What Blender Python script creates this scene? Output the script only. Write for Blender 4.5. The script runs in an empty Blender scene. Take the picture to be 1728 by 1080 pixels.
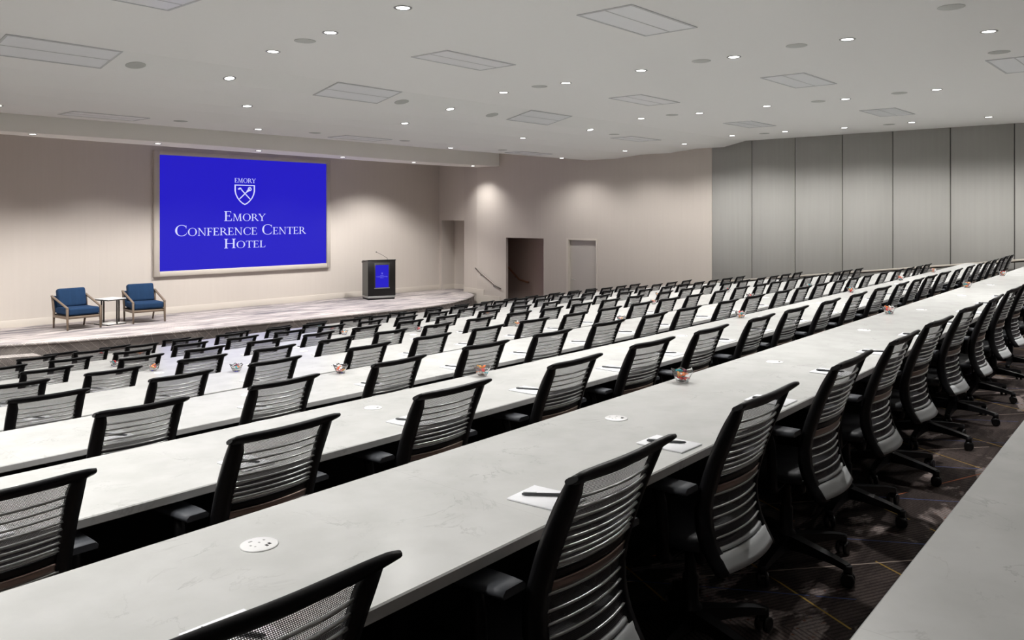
import bpy, bmesh, math, random
from math import sin, cos, pi, radians, atan2, atan, sqrt
from mathutils import Vector, Matrix

# ------------------------------------------------------------------ basics
# x runs along the stage wall, y from the seats towards the stage, z up.
# z = 0 is the flat floor in front of the stage; the photographer's eye is at (0, 0, EYE).
EYE = 3.0
random.seed(7)
C = bpy.context.scene.collection

def link(o, parent=None):
    C.objects.link(o)
    if parent is not None:
        o.parent = parent
    return o

class MB:
    """collects faces, then becomes ONE mesh object"""
    def __init__(self):
        self.v = []; self.f = []; self.s = []; self.uv = {}
    def add(self, verts, faces, smooth=False):
        n = len(self.v)
        self.v += [tuple(p) for p in verts]
        for f in faces:
            self.f.append([i + n for i in f]); self.s.append(smooth)
    def box(self, x0, x1, y0, y1, z0, z1):
        v = [(x0,y0,z0),(x1,y0,z0),(x1,y1,z0),(x0,y1,z0),(x0,y0,z1),(x1,y0,z1),(x1,y1,z1),(x0,y1,z1)]
        self.add(v, [(3,2,1,0),(4,5,6,7),(0,1,5,4),(1,2,6,5),(2,3,7,6),(3,0,4,7)])
    def hexa(self, v):
        self.add(v, [(3,2,1,0),(4,5,6,7),(0,1,5,4),(1,2,6,5),(2,3,7,6),(3,0,4,7)])
    def sweep(self, rings, smooth=True, cap=True, closed=False):
        n = len(rings[0]); v = [p for r in rings for p in r]; f = []
        m = len(rings)
        for i in range(m if closed else m - 1):
            a = i * n; b = ((i + 1) % m) * n
            for j in range(n):
                k = (j + 1) % n
                f.append((a + j, a + k, b + k, b + j))
        self.add(v, f, smooth)
        if cap and not closed:
            self.add(rings[0], [tuple(range(n))[::-1]]); self.add(rings[-1], [tuple(range(n))])
    def tube(self, pts, r, n=8, smooth=True, cap=True):
        pts = [Vector(p) for p in pts]; rings = []
        rr = r if isinstance(r, (list, tuple)) else [r] * len(pts)
        ref = None
        for i, p in enumerate(pts):
            t = (pts[min(i + 1, len(pts) - 1)] - pts[max(i - 1, 0)]).normalized()
            if ref is None:
                ref = Vector((0, 0, 1)) if abs(t.z) < .9 else Vector((1, 0, 0))
            a = (ref - t * ref.dot(t)).normalized(); b = t.cross(a); ref = a
            rings.append([p + (a * cos(2*pi*k/n) + b * sin(2*pi*k/n)) * rr[i] for k in range(n)])
        self.sweep(rings, smooth, cap)
    def beam(self, a, b, w, h, w2=None, h2=None, up=(0, 0, 1)):
        a = Vector(a); b = Vector(b); t = (b - a).normalized(); up = Vector(up)
        s = t.cross(up).normalized(); u = s.cross(t)
        w2 = w if w2 is None else w2; h2 = h if h2 is None else h2
        r0 = [a + s*w/2*i + u*h/2*j for i, j in ((-1,-1),(1,-1),(1,1),(-1,1))]
        r1 = [b + s*w2/2*i + u*h2/2*j for i, j in ((-1,-1),(1,-1),(1,1),(-1,1))]
        self.sweep([r0, r1], False)
    def lathe(self, prof, c=(0, 0, 0), n=24, smooth=True, cap=True):
        rings = [[(c[0] + r*cos(2*pi*k/n), c[1] + r*sin(2*pi*k/n), c[2] + z) for k in range(n)] for r, z in prof]
        self.sweep(rings, smooth, cap)
    def ell(self, c, rx, ry, rz, n=12, m=8):
        rings = []
        for i in range(m + 1):
            t = -pi/2 + pi * (i * .98 + .01 * m) / m
            rings.append([(c[0] + rx*cos(t)*cos(2*pi*k/n), c[1] + ry*cos(t)*sin(2*pi*k/n), c[2] + rz*sin(t)) for k in range(n)])
        self.sweep(rings, True, True)
    def prism(self, poly, z0, z1):
        n = len(poly)
        v = [(x, y, z0) for x, y in poly] + [(x, y, z1) for x, y in poly]
        f = [tuple(range(n))[::-1], tuple(range(n, 2*n))] + [(i, (i+1) % n, (i+1) % n + n, i + n) for i in range(n)]
        self.add(v, f)
    def mesh(self, name, mat, bevel=0.0, seg=2):
        me = bpy.data.meshes.new(name)
        me.from_pydata(self.v, [], self.f); me.update()
        for p, s in zip(me.polygons, self.s):
            p.use_smooth = s
        if bevel or True:
            bm = bmesh.new(); bm.from_mesh(me)
            bmesh.ops.remove_doubles(bm, verts=bm.verts, dist=1e-5)
            bmesh.ops.recalc_face_normals(bm, faces=bm.faces)
            if bevel:
                ed = [e for e in bm.edges if len(e.link_faces) == 2 and e.calc_face_angle(0) > .7]
                bmesh.ops.bevel(bm, geom=ed, offset=bevel, segments=seg, affect='EDGES', profile=.6, clamp_overlap=True)
                for f in bm.faces: f.smooth = True
            bm.to_mesh(me); bm.free()
        if bevel:
            try: me.set_sharp_from_angle(angle=radians(50))
            except Exception: pass
        me.materials.append(mat)
        return me
    def build(self, name, mat, parent=None, bevel=0.0, seg=2):
        o = bpy.data.objects.new(name, self.mesh(name, mat, bevel, seg))
        return link(o, parent)

def empty(name, loc=(0, 0, 0), rz=0.0):
    o = bpy.data.objects.new(name, None)
    o.empty_display_size = .2; o.location = loc; o.rotation_euler = (0, 0, rz)
    return link(o)
def tag(o, label, cat, group=None, kind=None):
    o['label'] = label; o['category'] = cat
    if group: o['group'] = group
    if kind: o['kind'] = kind
    return o
def struct(o):
    o['kind'] = 'structure'
    return o
def copy_tree(o, parent=None):
    c = o.copy(); C.objects.link(c)
    if parent is not None: c.parent = parent
    for ch in list(o.children): copy_tree(ch, c)
    return c
ORD = ['', 'first','second','third','fourth','fifth','sixth','seventh','eighth','ninth','tenth','eleventh','twelfth','thirteenth','fourteenth','fifteenth','sixteenth','seventeenth','eighteenth','nineteenth','twentieth','twenty-first','twenty-second','twenty-third','twenty-fourth','twenty-fifth','twenty-sixth','twenty-seventh','twenty-eighth']

# ------------------------------------------------------------------ materials
def mat(name, col, rough=.5, metal=0.0, spec=.5, emit=None, estr=0.0):
    m = bpy.data.materials.new(name); m.use_nodes = True
    b = m.node_tree.nodes['Principled BSDF']
    b.inputs['Base Color'].default_value = (*col, 1); b.inputs['Roughness'].default_value = rough
    b.inputs['Metallic'].default_value = metal; b.inputs['Specular IOR Level'].default_value = spec
    if emit:
        b.inputs['Emission Color'].default_value = (*emit, 1); b.inputs['Emission Strength'].default_value = estr
    return m
def nodes(m):
    nt = m.node_tree
    return nt, nt.nodes['Principled BSDF'], (lambda t: nt.nodes.new(t)), nt.links.new
def ramp(nt, stops):
    r = nt.nodes.new('ShaderNodeValToRGB'); e = r.color_ramp.elements
    while len(e) < len(stops): e.new(.5)
    for el, (p, c) in zip(e, stops):
        el.position = p; el.color = (*c, 1) if len(c) == 3 else c
    return r
def math_node(nt, op, a=None, b=None):
    n = nt.nodes.new('ShaderNodeMath'); n.operation = op
    for i, x in enumerate((a, b)):
        if x is None: continue
        if isinstance(x, (int, float)): n.inputs[i].default_value = x
        else: nt.links.new(x, n.inputs[i])
    return n.outputs[0]
def mixc(nt, fac, a, b):
    n = nt.nodes.new('ShaderNodeMix'); n.data_type = 'RGBA'
    for i, x in ((0, fac), (6, a), (7, b)):
        if isinstance(x, (int, float)): n.inputs[i].default_value = x
        elif isinstance(x, tuple): n.inputs[i].default_value = (*x, 1)
        else: nt.links.new(x, n.inputs[i])
    return n.outputs[2]
def noise(nt, vec, scale, detail=4, rough=.55, dist=0.0):
    n = nt.nodes.new('ShaderNodeTexNoise'); n.inputs['Scale'].default_value = scale
    n.inputs['Detail'].default_value = detail; n.inputs['Roughness'].default_value = rough
    n.inputs['Distortion'].default_value = dist
    nt.links.new(vec, n.inputs['Vector']); return n.outputs['Fac']
def objvec(nt, scale=(1, 1, 1), rot=(0, 0, 0)):
    t = nt.nodes.new('ShaderNodeTexCoord'); mp = nt.nodes.new('ShaderNodeMapping')
    mp.inputs['Scale'].default_value = scale; mp.inputs['Rotation'].default_value = rot
    nt.links.new(t.outputs['Object'], mp.inputs['Vector']); return mp.outputs['Vector']

M = {}
def quartz():
    m = mat('white_quartz', (.76, .76, .74), .22, spec=.2); nt, b, N, L = nodes(m)
    v = objvec(nt)
    n1 = noise(nt, v, 2.6, 6, .62, 1.1)
    vein = math_node(nt, 'ABSOLUTE', math_node(nt, 'SUBTRACT', n1, .5))
    r1 = ramp(nt, [(0.0, (1, 1, 1)), (.012, (0, 0, 0))]); L(vein, r1.inputs[0])
    msk = ramp(nt, [(.5, (0, 0, 0)), (.68, (1, 1, 1))]); L(noise(nt, v, 3.7, 3), msk.inputs[0])
    k = math_node(nt, 'MULTIPLY', r1.outputs[0], msk.outputs[0])
    blot = ramp(nt, [(.35, (.530, .535, .522)), (.62, (.590, .594, .584))]); L(noise(nt, v, 5.0, 5), blot.inputs[0])
    c1 = mixc(nt, math_node(nt, 'MULTIPLY', k, .75), blot.outputs[0], (.36, .36, .35))
    spk = ramp(nt, [(.70, (0, 0, 0)), (.78, (1, 1, 1))]); L(noise(nt, v, 38, 2), spk.inputs[0])
    c2 = mixc(nt, math_node(nt, 'MULTIPLY', spk.outputs[0], .18), c1, (.5, .5, .49))
    # joints between slabs, 3.38 m apart
    sx = nt.nodes.new('ShaderNodeSeparateXYZ'); L(v, sx.inputs[0])
    fr = math_node(nt, 'FRACT', math_node(nt, 'DIVIDE', math_node(nt, 'ADD', sx.outputs[0], 20.16), 3.38))
    jt = math_node(nt, 'LESS_THAN', fr, .0006)
    L(mixc(nt, math_node(nt, 'MULTIPLY', jt, .25), c2, (.3, .3, .29)), b.inputs['Base Color'])
    return m
M['quartz'] = quartz()
def fabric(name, a, bcol, sx=260, sz=40):
    m = mat(name, a, .9, spec=.2); nt, b, N, L = nodes(m)
    v = objvec(nt, (sx, sx, sz)); n = noise(nt, v, 1.0, 2)
    v2 = objvec(nt, (14, 14, .6)); n2 = noise(nt, v2, 1.0, 3)
    f = math_node(nt, 'ADD', math_node(nt, 'MULTIPLY', n, .5), math_node(nt, 'MULTIPLY', n2, .5))
    r = ramp(nt, [(.3, a), (.7, bcol)]); L(f, r.inputs[0]); L(r.outputs[0], b.inputs['Base Color'])
    return m
M['beige'] = fabric('beige_wall_covering', (.53, .482, .437), (.558, .509, .463))
M['grey_fabric'] = fabric('grey_partition_fabric', (.32, .315, .297), (.355, .35, .33), 300, 60)
M['brown'] = mat('brown_alcove_paint', (.46, .36, .32), .8)
M['trim'] = mat('painted_trim', (.60, .55, .49), .5)
M['ceiling'] = mat('ceiling_paint', (.90, .90, .885), .9, spec=.2)
M['soffit'] = mat('bulkhead_paint', (.88, .875, .83), .85, spec=.2)
M['black'] = mat('black_plastic', (.006, .006, .007), .42, spec=.35)
M['black_matte'] = mat('black_matte', (.008, .008, .009), .7, spec=.25)
M['seat'] = mat('black_seat_fabric', (.016, .017, .021), .55)
M['pad'] = mat('arm_pad_rubber', (.060, .065, .075), .6)
M['rib'] = mat('silver_rib', (.66, .67, .67), .3, .7)
M['lip'] = mat('light_grey_plastic', (.64, .66, .67), .45)
M['lumbar'] = mat('bronze_lumbar', (.40, .31, .27), .3, .75)
M['lever'] = mat('white_lever', (.75, .75, .74), .35)
M['caster'] = mat('caster_rubber', (.006, .006, .007), .3)
def mesh_mat():
    m = mat('woven_mesh', (.105, .096, .104), .6, spec=.3); nt, b, N, L = nodes(m)
    uv = nt.nodes.new('ShaderNodeUVMap'); sx = nt.nodes.new('ShaderNodeSeparateXYZ'); L(uv.outputs[0], sx.inputs[0])
    pit = .0042
    rowi = math_node(nt, 'FLOOR', math_node(nt, 'DIVIDE', sx.outputs[1], pit))
    off = math_node(nt, 'MULTIPLY', math_node(nt, 'MODULO', rowi, 2.0), .5)
    fx = math_node(nt, 'FRACT', math_node(nt, 'ADD', math_node(nt, 'DIVIDE', sx.outputs[0], pit), off))
    fy = math_node(nt, 'FRACT', math_node(nt, 'DIVIDE', sx.outputs[1], pit))
    dx = math_node(nt, 'ABSOLUTE', math_node(nt, 'SUBTRACT', fx, .5)); dy = math_node(nt, 'ABSOLUTE', math_node(nt, 'SUBTRACT', fy, .5))
    hole = math_node(nt, 'MULTIPLY', math_node(nt, 'LESS_THAN', dx, .315), math_node(nt, 'LESS_THAN', dy, .27))
    tr = nt.nodes.new('ShaderNodeBsdfTransparent'); mx = nt.nodes.new('ShaderNodeMixShader')
    L(hole, mx.inputs[0]); L(b.outputs[0], mx.inputs[1]); L(tr.outputs[0], mx.inputs[2])
    L(mx.outputs[0], nt.nodes['Material Output'].inputs['Surface'])
    return m
M['mesh'] = mesh_mat()
def carpet(name, base, hi, lines, axis='z', patch=None, fine=.5):
    """lines: (period, angle, width, colour), running straight and broken off in places"""
    m = mat(name, base, .95, spec=.1); nt, b, N, L = nodes(m)
    v = objvec(nt)
    rotv = (lambda a: (0, 0, a)) if axis == 'z' else (lambda a: (0, a, 0))
    st = objvec(nt, (.55, 3.2, 2.2)); n1 = noise(nt, st, 1.0, 8, .65, 1.2)
    r = ramp(nt, [(.34, base), (.50, tuple((x + y) / 2 for x, y in zip(base, hi))), (.64, hi)]); L(n1, r.inputs[0])
    c = r.outputs[0]
    if patch:
        pm = ramp(nt, [(.56, (0, 0, 0)), (.60, (1, 1, 1))]); L(noise(nt, objvec(nt, (1.0, 2.0, 1.0)), 1.5, 5, .6, .8), pm.inputs[0])
        c = mixc(nt, pm.outputs[0], c, patch)
        dots = ramp(nt, [(.62, (0, 0, 0)), (.68, (1, 1, 1))]); L(noise(nt, v, 30, 3), dots.inputs[0])
        c = mixc(nt, math_node(nt, 'MULTIPLY', math_node(nt, 'MULTIPLY', dots.outputs[0], pm.outputs[0]), .8), c, (.20, .07, .035))
    # fine ribs of the pile, their direction changes from field to field
    vor = nt.nodes.new('ShaderNodeTexVoronoi'); vor.inputs['Scale'].default_value = 1.3; L(v, vor.inputs['Vector'])
    sel = nt.nodes.new('ShaderNodeSeparateXYZ'); L(vor.outputs['Color'], sel.inputs[0])
    ribs = []
    for a in (.45, 2.0):
        s = nt.nodes.new('ShaderNodeSeparateXYZ'); L(objvec(nt, (1, 1, 1), rotv(a)), s.inputs[0])
        ribs.append(math_node(nt, 'LESS_THAN', math_node(nt, 'FRACT', math_node(nt, 'MULTIPLY', s.outputs[0], 46.0)), .42))
    g = math_node(nt, 'GREATER_THAN', sel.outputs[0], .5)
    rb = math_node(nt, 'ADD', math_node(nt, 'MULTIPLY', ribs[0], g), math_node(nt, 'MULTIPLY', ribs[1], math_node(nt, 'SUBTRACT', 1.0, g)))
    mul = nt.nodes.new('ShaderNodeMix'); mul.data_type = 'RGBA'; mul.blend_type = 'MULTIPLY'; L(math_node(nt, 'MULTIPLY', rb, fine), mul.inputs[0])
    L(c, mul.inputs[6]); mul.inputs[7].default_value = (.15, .15, .16, 1); c = mul.outputs[2]
    gr = noise(nt, v, 130, 2); grr = ramp(nt, [(.25, (.5, .5, .5)), (.75, (1.4, 1.4, 1.4))]); L(gr, grr.inputs[0])
    mul = nt.nodes.new('ShaderNodeMix'); mul.data_type = 'RGBA'; mul.blend_type = 'MULTIPLY'; mul.inputs[0].default_value = .7
    L(c, mul.inputs[6]); L(grr.outputs[0], mul.inputs[7]); c = mul.outputs[2]
    for i, (per, ang, wid, colr) in enumerate(lines):
        s = nt.nodes.new('ShaderNodeSeparateXYZ'); L(objvec(nt, (1, 1, 1), rotv(ang)), s.inputs[0])
        fr = math_node(nt, 'FRACT', math_node(nt, 'DIVIDE', math_node(nt, 'ADD', s.outputs[0], 50.0 + .17*i), per))
        ln = math_node(nt, 'LESS_THAN', fr, wid / per)
        gate = math_node(nt, 'GREATER_THAN', noise(nt, v, 1.1 + .33*i, 1), .47)
        c = mixc(nt, math_node(nt, 'MULTIPLY', math_node(nt, 'MULTIPLY', ln, gate), .85), c, colr)
    L(c, b.inputs['Base Color'])
    return m
M['carpet'] = carpet('dark_patterned_carpet', (.020, .015, .014), (.105, .082, .075),
    [(.55, .5, .010, (.42, .27, .06)), (.8, -.9, .009, (.46, .38, .32)), (1.1, 1.9, .010, (.34, .11, .05)), (.67, 2.6, .008, (.07, .10, .26))], 'z', (.30, .25, .235))
M['stage_carpet'] = carpet('stage_carpet', (.15, .14, .155), (.54, .485, .46), [(1.5, -.5, .008, (.60, .54, .5))], 'z', None, .3)
M['riser_carpet'] = carpet('stage_riser_carpet', (.17, .152, .146), (.36, .33, .31),
    [(.13, .8, .0045, (.60, .55, .50)), (.21, -.75, .0045, (.55, .50, .46)), (.47, .3, .005, (.62, .57, .52))], 'y', None, .45)
M['paper'] = mat('notepad_paper', (.86, .87, .90), .7)
M['pen'] = mat('grey_pen', (.05, .053, .058), .35)
M['pen_tip'] = mat('pen_clip_metal', (.45, .46, .47), .25, .8)
M['hub'] = mat('white_hub', (.86, .86, .86), .35)
M['socket'] = mat('hub_sockets', (.42, .42, .42), .5)
M['slot'] = mat('hub_slots', (.02, .02, .02), .5)
M['lens'] = mat('downlight_lens', (.9, .9, .9), .4, emit=(1, .98, .95), estr=9.0)
M['ring'] = mat('downlight_trim', (.33, .33, .32), .4, .3)
M['speaker'] = mat('speaker_grille', (.50, .51, .49), .8)
M['troffer'] = mat('prismatic_lens', (.84, .86, .88), .3)
M['troffer_frame'] = mat('troffer_frame', (.55, .56, .57), .45)
M['wood'] = mat('grey_brown_wood', (.17, .125, .09), .5)
M['blue'] = fabric('blue_upholstery', (.009, .028, .072), (.014, .042, .10), 500, 500)
M['dark_metal'] = mat('dark_bronze_metal', (.045, .04, .036), .4, .6)
M['white_stone'] = mat('white_tabletop', (.85, .85, .83), .3)
M['podium'] = mat('black_podium', (.009, .008, .0075), .4, spec=.3)
M['podium_side'] = mat('podium_grey_side', (.09, .094, .087), .35, .4)
M['podium_metal'] = mat('brushed_metal', (.45, .46, .45), .35, .8)
M['bezel'] = mat('screen_bezel', (.022, .022, .021), .4)
M['screen'] = mat('screen_image', (.004, .004, .01), .5, spec=.08, emit=(.0175, .012, .52), estr=1.0)
M['screen_text'] = mat('screen_lettering', (.02, .02, .03), .4, emit=(.62, .64, 1.0), estr=1.0)
M['screen_text2'] = mat('screen_small_lettering', (.02, .02, .03), .4, emit=(.30, .30, .95), estr=1.0)
M['frame'] = mat('screen_frame_paint', (.50, .455, .40), .5)
M['steel'] = mat('handrail_steel', (.16, .145, .13), .35, .7)
M['rail_wood'] = mat('handrail_wood', (.34, .17, .10), .45)
M['rail_beige'] = mat('guard_rail_paint', (.50, .46, .40), .4)
M['door'] = mat('door_paint', (.47, .435, .40), .5)
def glass():
    m = mat('bowl_glass', (1, 1, 1), .03); b = m.node_tree.nodes['Principled BSDF']
    b.inputs['Transmission Weight'].default_value = .95; b.inputs['IOR'].default_value = 1.13
    return m
M['glass'] = glass()
CANDY = [mat('candy_%s' % n, c, .25) for n, c in (('orange', (.85, .22, .06)), ('red', (.75, .04, .04)), ('white', (.85, .82, .78)), ('pink', (.85, .35, .33)), ('teal', (.05, .38, .42)), ('amber', (.80, .42, .12)), ('plum', (.18, .03, .06)))]

# ------------------------------------------------------------------ geometry of the seating
def table_z(k): return EYE - (.8348 + .174 * (k - 1)) - (.03 if k == 9 else 0)
def row_p(k, u):
    if k <= 0: return -.29 + .053 * u
    if k == 1: return 1.3474 + .0496 * u + .0003 * u * u
    if k == 2: return 2.8778 + .0333 * u + .0012 * u * u
    return 4.3701 + 1.4922 * (k - 3) + .0359 * u + .0004 * u * u
def row_dp(k, u): return (row_p(k, u + .05) - row_p(k, u - .05)) / .1
DEPTH = .70
TH = .737                                            # table height above its own tier
def floor_z(k): return 0.0 if k >= 9 else table_z(k) - TH
def far_p(k, u): return row_p(k, u) + DEPTH
WALL_X = 20.05
END = {0: 18.6, 1: 19.0, 2: 19.55, 3: 18.25, 4: 18.75, 5: 19.05, 6: 19.2, 7: 19.25, 8: 19.1, 9: 19.1}
START = {k: -2.2 for k in range(10)}; START[9] = 4.38; START[0] = -2.6

def us(a, b, n): return [a + (b - a) * i / n for i in range(n + 1)]

# floors: one carpeted slab per tier, the riser is its far side
for k in range(0, 10):
    mb = MB(); lo = -.25
    near = (lambda u: -4.5) if k == 0 else (lambda u, k=k: far_p(k - 1, u))
    far = (lambda u: 22.5) if k == 9 else (lambda u, k=k: far_p(k, u))
    zt = floor_z(k)
    rings = [[(u, near(u), lo), (u, far(u), lo), (u, far(u), zt), (u, near(u), zt)] for u in us(-6.2, WALL_X + 3.2, 30)]
    mb.sweep(rings, False)
    o = mb.build('floor', M['carpet']); struct(o)

# ------------------------------------------------------------------ the long tables
def support(mb, k, u, z0, z1):
    p = row_p(k, u)
    mb.box(u - .02, u + .02, p + .42, p + DEPTH - .075, z0, z1)
ROWNAME = {0: 'foreground counter', 1: 'second table from the back', 2: 'third table from the back'}
def rowname(k):
    if k == 0: return 'back counter'
    return 'row %s' % k
LANDROW = {1: 'back row', 2: 'second row from back', 3: 'third row from back', 4: 'fourth row from back', 5: 'middle row', 6: 'fourth row from stage', 7: 'third row from stage', 8: 'second row from stage', 9: 'front row'}
for k in range(0, 10):
    z = table_z(k); fz = floor_z(k); th = .035
    a, b = START[k], END[k]
    root = empty('conference_table', ((a + b) / 2, row_p(k, (a + b) / 2) + DEPTH/2, fz))
    inv = Matrix.Translation(-root.location)
    lab = 'long white quartz counter at the very back, seen without chairs' if k == 0 else 'long white quartz conference table of the %s' % LANDROW[k]
    tag(root, lab, 'table', 'long white conference tables in tiers')
    def P(mb, name, m, bevel=0):
        mb.v = [tuple(inv @ Vector(p)) for p in mb.v]
        return mb.build(name, m, root, bevel)
    mb = MB(); rings = []
    for u in us(a, b, 44):
        n = row_p(k, u); f = n + DEPTH
        rings.append([(u, n + .006, z - th), (u, f - .006, z - th), (u, f, z - th + .004), (u, f, z - .004), (u, f - .004, z), (u, n + .004, z), (u, n, z - .004), (u, n, z - th + .004)])
    mb.sweep(rings, False)
    P(mb, 'tabletop', M['quartz'])
    mb = MB()
    mb.sweep([[(u, far_p(k, u) - .075, fz), (u, far_p(k, u) - .05, fz), (u, far_p(k, u) - .05, z - th), (u, far_p(k, u) - .075, z - th)] for u in us(a + .05, b - .05, 40)], False)
    P(mb, 'modesty_panel', M['black_matte'])
    mb = MB()
    mb.sweep([[(u, row_p(k, u) + .36, z - th - .07), (u, row_p(k, u) + .39, z - th - .07), (u, row_p(k, u) + .39, z - th), (u, row_p(k, u) + .36, z - th)] for u in us(a + .05, b - .05, 40)], False)
    P(mb, 'support_rail', M['black_matte'])
    u = 1.13 - 1.69 * 2 + (.42 * (k % 3))
    while u < b - .3:
        if u > a + .1:
            mb = MB(); support(mb, k, u, fz, z - th); P(mb, 'support_panel', M['black_matte'])
        u += 3.38

# ------------------------------------------------------------------ office chair
def back_y(z):
    pts = [(.36, -.262), (.38, -.250), (.42, -.225), (.46, -.205), (.52, -.190), (.58, -.188), (.64, -.199), (.72, -.223), (.80, -.252), (.88, -.278), (.97, -.302)]
    for (z0, y0), (z1, y1) in zip(pts, pts[1:]):
        if z <= z1 or z1 == .97:
            t = (z - z0) / (z1 - z0)
            return y0 + (y1 - y0) * t
def bow(x): return .043 * (x / .24) ** 2
RIBS = [.884, .855, .827, .800, .774, .750, .728, .709, .700, .578, .545, .512, .479]
def rib_mesh(z, w=.174, r=.0042):
    mb = MB(); n = 12
    pts = [(x, back_y(z) + bow(x) - .006, z) for x in us(-w, w, n)]
    mb.tube(pts, r, 6)
    return mb
def band(z0, z1, w, off, th, nz=3, nx=14):
    """curved strip across the back"""
    mb = MB(); rings = []
    for x in us(-w, w, nx):
        ring = [(x, back_y(z) + bow(x) - off, z) for z in us(z0, z1, nz)] + [(x, back_y(z) + bow(x) - off + th, z) for z in us(z1, z0, nz)]
        rings.append(ring)
    mb.sweep(rings, True)
    return mb
def mesh_panel():
    me = bpy.data.meshes.new('mesh_panel'); nx, nz = 12, 18; w = .196; z0, z1 = .44, .935
    vs = []; uv = []; s = 0; prev = None
    for j in range(nz + 1):
        z = z0 + (z1 - z0) * j / nz
        if prev is not None: s += sqrt((z - prev[0])**2 + (back_y(z) - prev[1])**2)
        prev = (z, back_y(z))
        for i in range(nx + 1):
            x = -w + 2*w*i/nx
            vs.append((x, back_y(z) + bow(x), z)); uv.append((x + .5, s))
    fs = [(j*(nx+1)+i, j*(nx+1)+i+1, (j+1)*(nx+1)+i+1, (j+1)*(nx+1)+i) for j in range(nz) for i in range(nx)]
    me.from_pydata(vs, [], fs); me.update()
    l = me.uv_layers.new(name='UVMap')
    for p in me.polygons:
        p.use_smooth = True
        for li in p.loop_indices: l.data[li].uv = uv[me.loops[li].vertex_index]
    me.materials.append(M['mesh'])
    return me
def upright(s):
    mb = MB(); rings = []
    for i, z in enumerate(us(.372, .948, 22)):
        xo = .226 - (.012 if z < .5 else 0) * (1 - (z - .36) / .14 if z < .5 else 0)
        wd = .054 if z < .9 else .048
        xi = xo - wd; bk = 1 - .58 * max(0, min(1, (z - .78) / .165)) ** 1.3; yo = back_y(z) + bow(xo) * bk; yi = back_y(z) + bow(xi) * bk; tk = 1 - .45 * max(0, (z - .88) / .07)
        ring = [(s*xi, yi - .009, z), (s*(xi + xo)/2, (yi + yo)/2 - .014, z), (s*xo, yo - .009, z), (s*(xo + .003), yo + .005 * tk, z), (s*xo, yo + .017 * tk - .006 * (1 - tk), z), (s*xi, yi + .012 * tk, z)]
        rings.append(ring)
    mb.sweep(rings, True)
    return mb
def top_rail():
    mb = MB(); rings = []; n = 20
    for x in us(-.243, .243, n):
        e = abs(x) / .243
        tl = radians(26 + 36 * e ** 3); h = .0185 + .008 * e ** 3; t = .0105
        if e > .95: h *= .8; t *= .75
        yc = back_y(.945) + bow(x) * .38 - .004 - .012 * e ** 3; zc = .944 + .006 * e * e
        A = (-sin(tl), cos(tl)); B = (cos(tl), sin(tl)); ring = []
        for k in range(12):
            a = 2*pi*k/12
            ca = math.copysign(abs(cos(a))**.7, cos(a)); sa = math.copysign(abs(sin(a))**.7, sin(a))
            ring.append((x, yc + A[0]*h*ca + B[0]*t*sa, zc + A[1]*h*ca + B[1]*t*sa))
        rings.append(ring)
    mb.sweep(rings, True)
    return mb
def seat_mesh():
    mb = MB(); rings = []
    for y in us(-.145, .25, 10):
        e = (y + .145) / .395
        w = .235 - .02 * abs(2*e - 1)**3
        drop = .045 * max(0, (e - .75) / .25) ** 2
        zt = .468 - drop + .008 * (1 - e); zb = .425 - drop * .5
        ring = [(-w, y, zb + .012), (-w + .02, y, zb), (w - .02, y, zb), (w, y, zb + .012), (w, y, zt - .014), (w - .03, y, zt), (0, y, zt - .010), (-w + .03, y, zt), (-w, y, zt - .014)]
        rings.append(ring)
    mb.sweep(rings, True)
    return mb
def arm_mesh(s):
    mb = MB()
    mb.tube([(s*.10, -.02, .40), (s*.23, -.03, .395), (s*.275, -.04, .42), (s*.285, -.045, .50), (s*.285, -.04, .60), (s*.283, -.02, .650)], [.020, .022, .024, .022, .020, .022], 8)
    return mb
def pad_mesh(s):
    mb = MB(); rings = []
    for y in us(-.15, .11, 8):
        e = (y + .15) / .26; w = .046 - .005 * (2*e - 1)**4; xc = s*.275
        rings.append([(xc - w, y, .652), (xc + w, y, .652), (xc + w + .003, y, .664), (xc + w - .008, y, .674), (xc - w + .008, y, .674), (xc - w - .003, y, .664)])
    mb.sweep(rings, True)
    return mb
def base_leg(a):
    mb = MB(); rings = []
    for r, w, z0, z1 in ((.02, .034, .075, .135), (.12, .028, .080, .122), (.24, .023, .078, .106), (.31, .020, .070, .092)):
        c, s = cos(a), sin(a)
        rings.append([(c*r - s*w*q, s*r + c*w*q, z) for q, z in ((-1, z0), (1, z0), (.8, z1), (-.8, z1))])
    mb.sweep(rings, False)
    mb.lathe([(.019, .052), (.019, .088)], (cos(a)*.308, sin(a)*.308, 0), 10)
    return mb
def caster_mesh(a):
    mb = MB(); c, s = cos(a + .5), sin(a + .5); x, y = cos(a)*.308, sin(a)*.308
    for o in (-.017, .017):
        cx, cy = x - s*o, y + c*o; rings = []
        for d, r in ((-.009, .022), (-.007, .029), (.007, .029), (.009, .022)):
            rings.append([(cx - s*d + c*r*cos(2*pi*k/14), cy + c*d + s*r*cos(2*pi*k/14), .0295 + r*sin(2*pi*k/14)) for k in range(14)])
        mb.sweep(rings, True)
    mb.ell((x, y, .048), .022, .022, .014, 10, 5)
    return mb
PH = [pi/2 + 2*pi*i/5 + .35 for i in range(5)]
def column_mesh():
    mb = MB(); mb.lathe([(.042, .075), (.042, .14), (.030, .15), (.030, .25), (.022, .26), (.022, .385), (.06, .39), (.075, .42)], n=14)
    mb.box(-.10, .10, -.15, .10, .385, .42)
    return mb
def spine_mesh():
    """the dark carrier that ties the back uprights to the seat mechanism"""
    mb = MB()
    for s in (-1, 1):
        mb.tube([(s*.07, -.06, .39), (s*.14, -.11, .385), (s*.185, -.135, .40), (s*.195, -.145, .45)], [.020, .020, .018, .014], 8)
    return mb
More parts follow.
